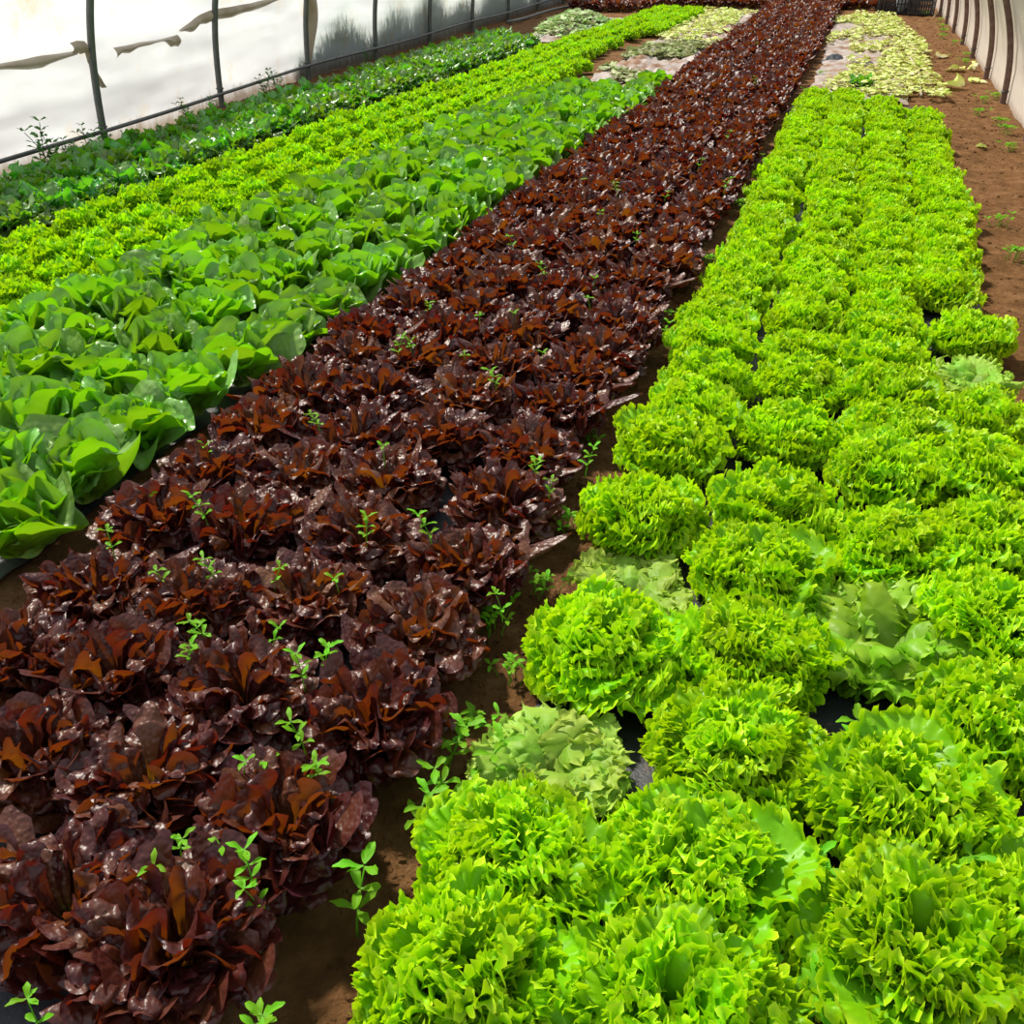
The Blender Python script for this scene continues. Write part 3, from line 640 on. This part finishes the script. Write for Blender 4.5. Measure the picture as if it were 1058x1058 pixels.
for (x, y, l) in [(.20, 1.21, 'pale weed between frilly lettuces, lowest of the four sprouting there'), (.16, 1.33, 'pale weed between frilly lettuces, second lowest of the four there'),
                  (.24, 1.62, 'weed between frilly lettuces, just below the bare black mulch patch'), (.47, 1.40, 'weed between frilly lettuces on the outer side, below the mulch patch')]:
    weed(x, y, .01, l, 'weeds between the frilly lettuces', 1.2, 4)
for (x, y, l) in [(.15, 1.02, 'leafy weed clump between frilly lettuces, uppermost of three along the dark gap'), (.15, .84, 'leafy weed clump between frilly lettuces, middle of three along the dark gap'), (.17, .68, 'leafy weed clump between frilly lettuces, lowest of three along the dark gap'), (.50, 1.04, 'leafy weed clump between the third and outer frilly rows')]:
    weed(x, y, .01, l, 'weeds between the frilly lettuces', 1.25, 7)
SW = [(1.47, 11.55), (1.19, 10.51), (1.35, 10.05), (1.37, 9.68), (1.0, 6.49), (1.33, 8.87), (1.36, 16.61), (1.42, 15.12), (1.36, 20.16), (1.01, 5.83), (1.34, 11.3), (1.30, 18.2), (1.36, 19.0), (1.25, 17.4), (1.38, 14.3), (1.20, 21.3)]
for i, (x, y) in enumerate(sorted(SW, key=lambda p: p[1])):
    weed(x, y, -.02, f'low green weed on the brown soil path by the wall, {ordinal(i + 1)} from its near end', 'weeds on the brown soil path', 1.0, 7)
for i, (x, y, s) in enumerate([(-5.38, 5.85, 2.6), (-5.46, 6.15, 1.6), (-5.48, 6.45, 2.0), (-5.46, 6.60, 1.8), (-5.62, 7.9, 1.5), (-5.60, 8.3, 1.3), (-5.70, 9.4, 1.8), (-5.72, 9.7, 1.6), (-5.75, 12.0, 1.4)]):
    weed(x + .04, y, -.02, f'backlit weed at the foot of the milky film wall, {ordinal(i + 1)} from its near end', 'weeds at the foot of the milky wall', s * .75, 8)

# ------------------------------------------------------------------ trimmed leaves lying about
def litter_leaf(r, x, y, z, size, flat=.5):
    v, al, rn, ve, f = ruffle(r, size, size * r.uniform(.4, .75), r.uniform(.6, 1.5), r.uniform(1.5, 2.5), 0, .55, size * .13, 1.1, 6, .4, .3, r.uniform(-.9, .9), 1.3, nth=31, rows=(.002, .6, 1.), nf=2, wav=size * .08)
    v = v - v.mean(0); a, b = r.uniform(0, TAU), r.normal(0, .5)
    Rm = np.array(Matrix.Rotation(a, 3, 'Z') @ Matrix.Rotation(b, 3, 'X'))
    v = v @ Rm.T; v[:, 2] *= flat; v[:, 2] -= v[:, 2].min()
    return v + (x, y, z), al, rn, ve, f
def litter(name, m, n, place, label, size=(.06, .15), seed=1):
    r = np.random.default_rng(seed); acc = []
    while len(acc) < n:
        p = place(r)
        if p is None: continue
        x, y, z = p; acc.append(litter_leaf(r, x, y, z, r.uniform(*size)))
    return tag(ob(name, build(name, acc, m)), label, 'leaf litter', kind='stuff')
def p_right(r):
    y = r.uniform(11.2, 20.9); x = r.uniform(-.38, 1.05)
    n = noise.noise(Vector((x * 1.7, y * .9, 4.2)))
    if y < 13.3: ok = n > -.18 - .3 * (x > .1)
    elif y < 15: ok = n > (.3 if x < .3 else -.1)
    else: ok = n > (-.25 if x > -.05 + .0 * y else .15)
    if x > np.interp(y, [11, 13, 16, 21], [1.0, .9, .95, .55]): ok = False
    return (x, y, (.015 + abs(r.normal(0, .03)))) if ok else None
litter('leaf_litter', M['litter'], 2300, p_right, 'pale yellow-green leaf litter strewn between bright bed and black crates', (.045, .12), 3)
def p_left(r, y0, y1):
    y = r.uniform(y0, y1); x = r.uniform(-2.8, -1.7 + .02 * (y - 11))
    n = noise.noise(Vector((x * 1.5, y * .7, 9.1)))
    ok = n > np.interp(y, [11, 13, 14.5, 21], [.42, .22, -.1, -.2])
    return (x, y, .025 + abs(r.normal(0, .015))) if ok else None
litter('leaf_litter', M['litter_grey'], 620, lambda r: p_left(r, 11.2, 15.2), 'dull grey-green leaf litter on the bared film beyond the butterheads', (.07, .16), 4)
litter('leaf_litter', M['litter'], 900, lambda r: p_left(r, 15.3, 20.9), 'yellowish leaf litter further back on the bared film, below the far red bed', (.05, .13), 6)
def p_heap(r):
    a = r.uniform(0, TAU); q = math.sqrt(r.random()); h = .26 * (1 - q ** 1.6)
    return -4.35 + .55 * q * math.cos(a), 17.0 + 1.3 * q * math.sin(a), h * r.uniform(.75, 1)
litter('leaf_litter_heap', M['litter_grey'], 520, p_heap, 'grey-green heap of trimmed leaves beyond the dark curly bed', (.08, .18), 8)
# single trimmed leaves on the open soil of the path
r = np.random.default_rng(31)
for i, (x, y, s, l) in enumerate([(1.18, 13.6, .30, 'pale trimmed lettuce leaf on soil, beside the end of the grey hose'), (.95, 12.75, .34, 'pale trimmed lettuce leaf at the edge of the litter, behind the longest one'),
        (1.08, 12.2, .38, 'longest pale trimmed leaf pointing out onto the brown soil'), (1.40, 13.75, .26, 'pale trimmed leaf near the brown hoops, upper of the two'),
        (1.39, 12.7, .27, 'pale trimmed leaf near the brown hoops, lower of the two'), (1.12, 15.0, .28, 'thin pale trimmed leaf lying high up the brown soil path'), (1.10, 8.9, .10, 'tiny pale leaf scrap on the soil path beside the bright bed')]):
    v, al, rn, ve, f = litter_leaf(r, 0, 0, 0, s * .8, .6)
    tag(ob('trimmed_leaf', build('trimmed_leaf', [(v, al, rn, ve, f)], M['litter']), None, (x, y, -.005), 0), l, 'leaf', 'trimmed leaves on the soil path')

# hose, scrap, crates
P = np.array([(.66, 14.6, .03), (.70, 14.2, .05), (.745, 13.5, .04), (.765, 13.0, .03), (.76, 12.5, .03), (.745, 11.9, .02), (.74, 11.4, .015)])
t = np.linspace(0, 1, 40); V, F = tube(np.stack([np.interp(t, np.linspace(0, 1, 7), P[:, j]) for j in range(3)], 1), .016, 8)
tag(ob('drip_hose', mesh('drip_hose', V, F, M['hose'])), 'pale grey drip hose bent across the leaf litter', 'hose')
u, v = (a.ravel() for a in np.meshgrid(np.linspace(-1, 1, 14), np.linspace(-1, 1, 14)))
z = .05 * (1 - np.maximum(abs(u), abs(v)) ** 2) + .02 * fbm(np.stack([u, v], 1), 2.0, 3, 3)
tag(ob('plastic_scrap', mesh('plastic_scrap', np.stack([u * .11, v * .2, np.maximum(z, 0)], 1), grid_faces(14, 14), M['scrap']), None, (-.2, 14.2, .015)), 'dark crumpled plastic scrap lying by the red bed', 'scrap')

def crate(x, y, rot, w, dd, h, label):
    e = ob('harvest_crate', None, None, (x, y, 0), rot); t = .012
    ob('crate_base', mesh('crate_base', *boxes([(-w / 2, -dd / 2, 0, w / 2, dd / 2, t)]), M['crate'], smooth=False), e)
    for nm, ax, s in (('long_side', 0, -1), ('long_side', 0, 1), ('end_side', 1, -1), ('end_side', 1, 1)):
        bs = []; ln = w if ax == 0 else dd; off = s * (dd if ax == 0 else w) / 2
        def bx(a0, a1, z0, z1):
            return (a0, off - t / 2, z0, a1, off + t / 2, z1) if ax == 0 else (off - t / 2, a0, z0, off + t / 2, a1, z1)
        bs.append(bx(-ln / 2, ln / 2, h - .035, h)); bs.append(bx(-ln / 2, ln / 2, t, .04))
        n = 9 if ax == 0 else 6
        for k in range(n + 1):
            c = -ln / 2 + .012 + (ln - .024) * k / n; bs.append(bx(c - .012, c + .012, .04, h - .035))
        bs.append(bx(-ln / 2, ln / 2, h * .5, h * .5 + .018))
        ob(nm, mesh('crate_' + nm, *boxes(bs), M['crate'], smooth=False), e)
    for sx in (-1, 1):
        for sy in (-1, 1):
            cx_, cy_ = sx * (w / 2), sy * (dd / 2)
            ob('corner_post', mesh('crate_corner_post', *boxes([(cx_ - .014, cy_ - .014, 0, cx_ + .014, cy_ + .014, h + .012)]), M['crate'], smooth=False), e)
    return tag(e, label, 'crate', 'black crates at the end of the litter')
crate(.62, 21.7, .06, .58, .40, .30, 'black slatted harvest crate beside the litter end, with a pale bag standing in it')
crate(1.09, 21.5, -.18, .40, .40, .26, 'smaller black slatted crate beside the larger crate, on the soil path')
u, v = (a.ravel() for a in np.meshgrid(np.linspace(0, TAU, 16), np.linspace(0, 1, 9)))
rr = .10 * np.sin(np.clip(v, .02, 1) * math.pi * .9 + .25) * (1 + .2 * np.sin(3 * u + 4 * v))
tag(ob('plastic_bag', mesh('plastic_bag', np.stack([rr * np.cos(u) * 1.2, rr * np.sin(u), v * .40], 1), grid_faces(9, 16), M['rag']), None, (.74, 21.72, .014)), 'pale crumpled plastic bag standing in the larger black crate', 'bag')
V, F = tube([(.98, 21.45, .02), (1.05, 21.48, .25), (1.16, 21.52, .50)], .016, 8)
tag(ob('dark_stick', mesh('dark_stick', V, F, M['crate'])), 'dark stick leaning out of the smaller black crate', 'stick')
V, F = tube([(1.30, 21.1, -.02), (1.35, 21.4, .02), (1.42, 21.8, .05)], .02, 6)
tag(ob('wooden_stake', mesh('wooden_stake', V, F, M['board'])), 'pale wooden stake on the soil beside the smaller crate', 'stake')
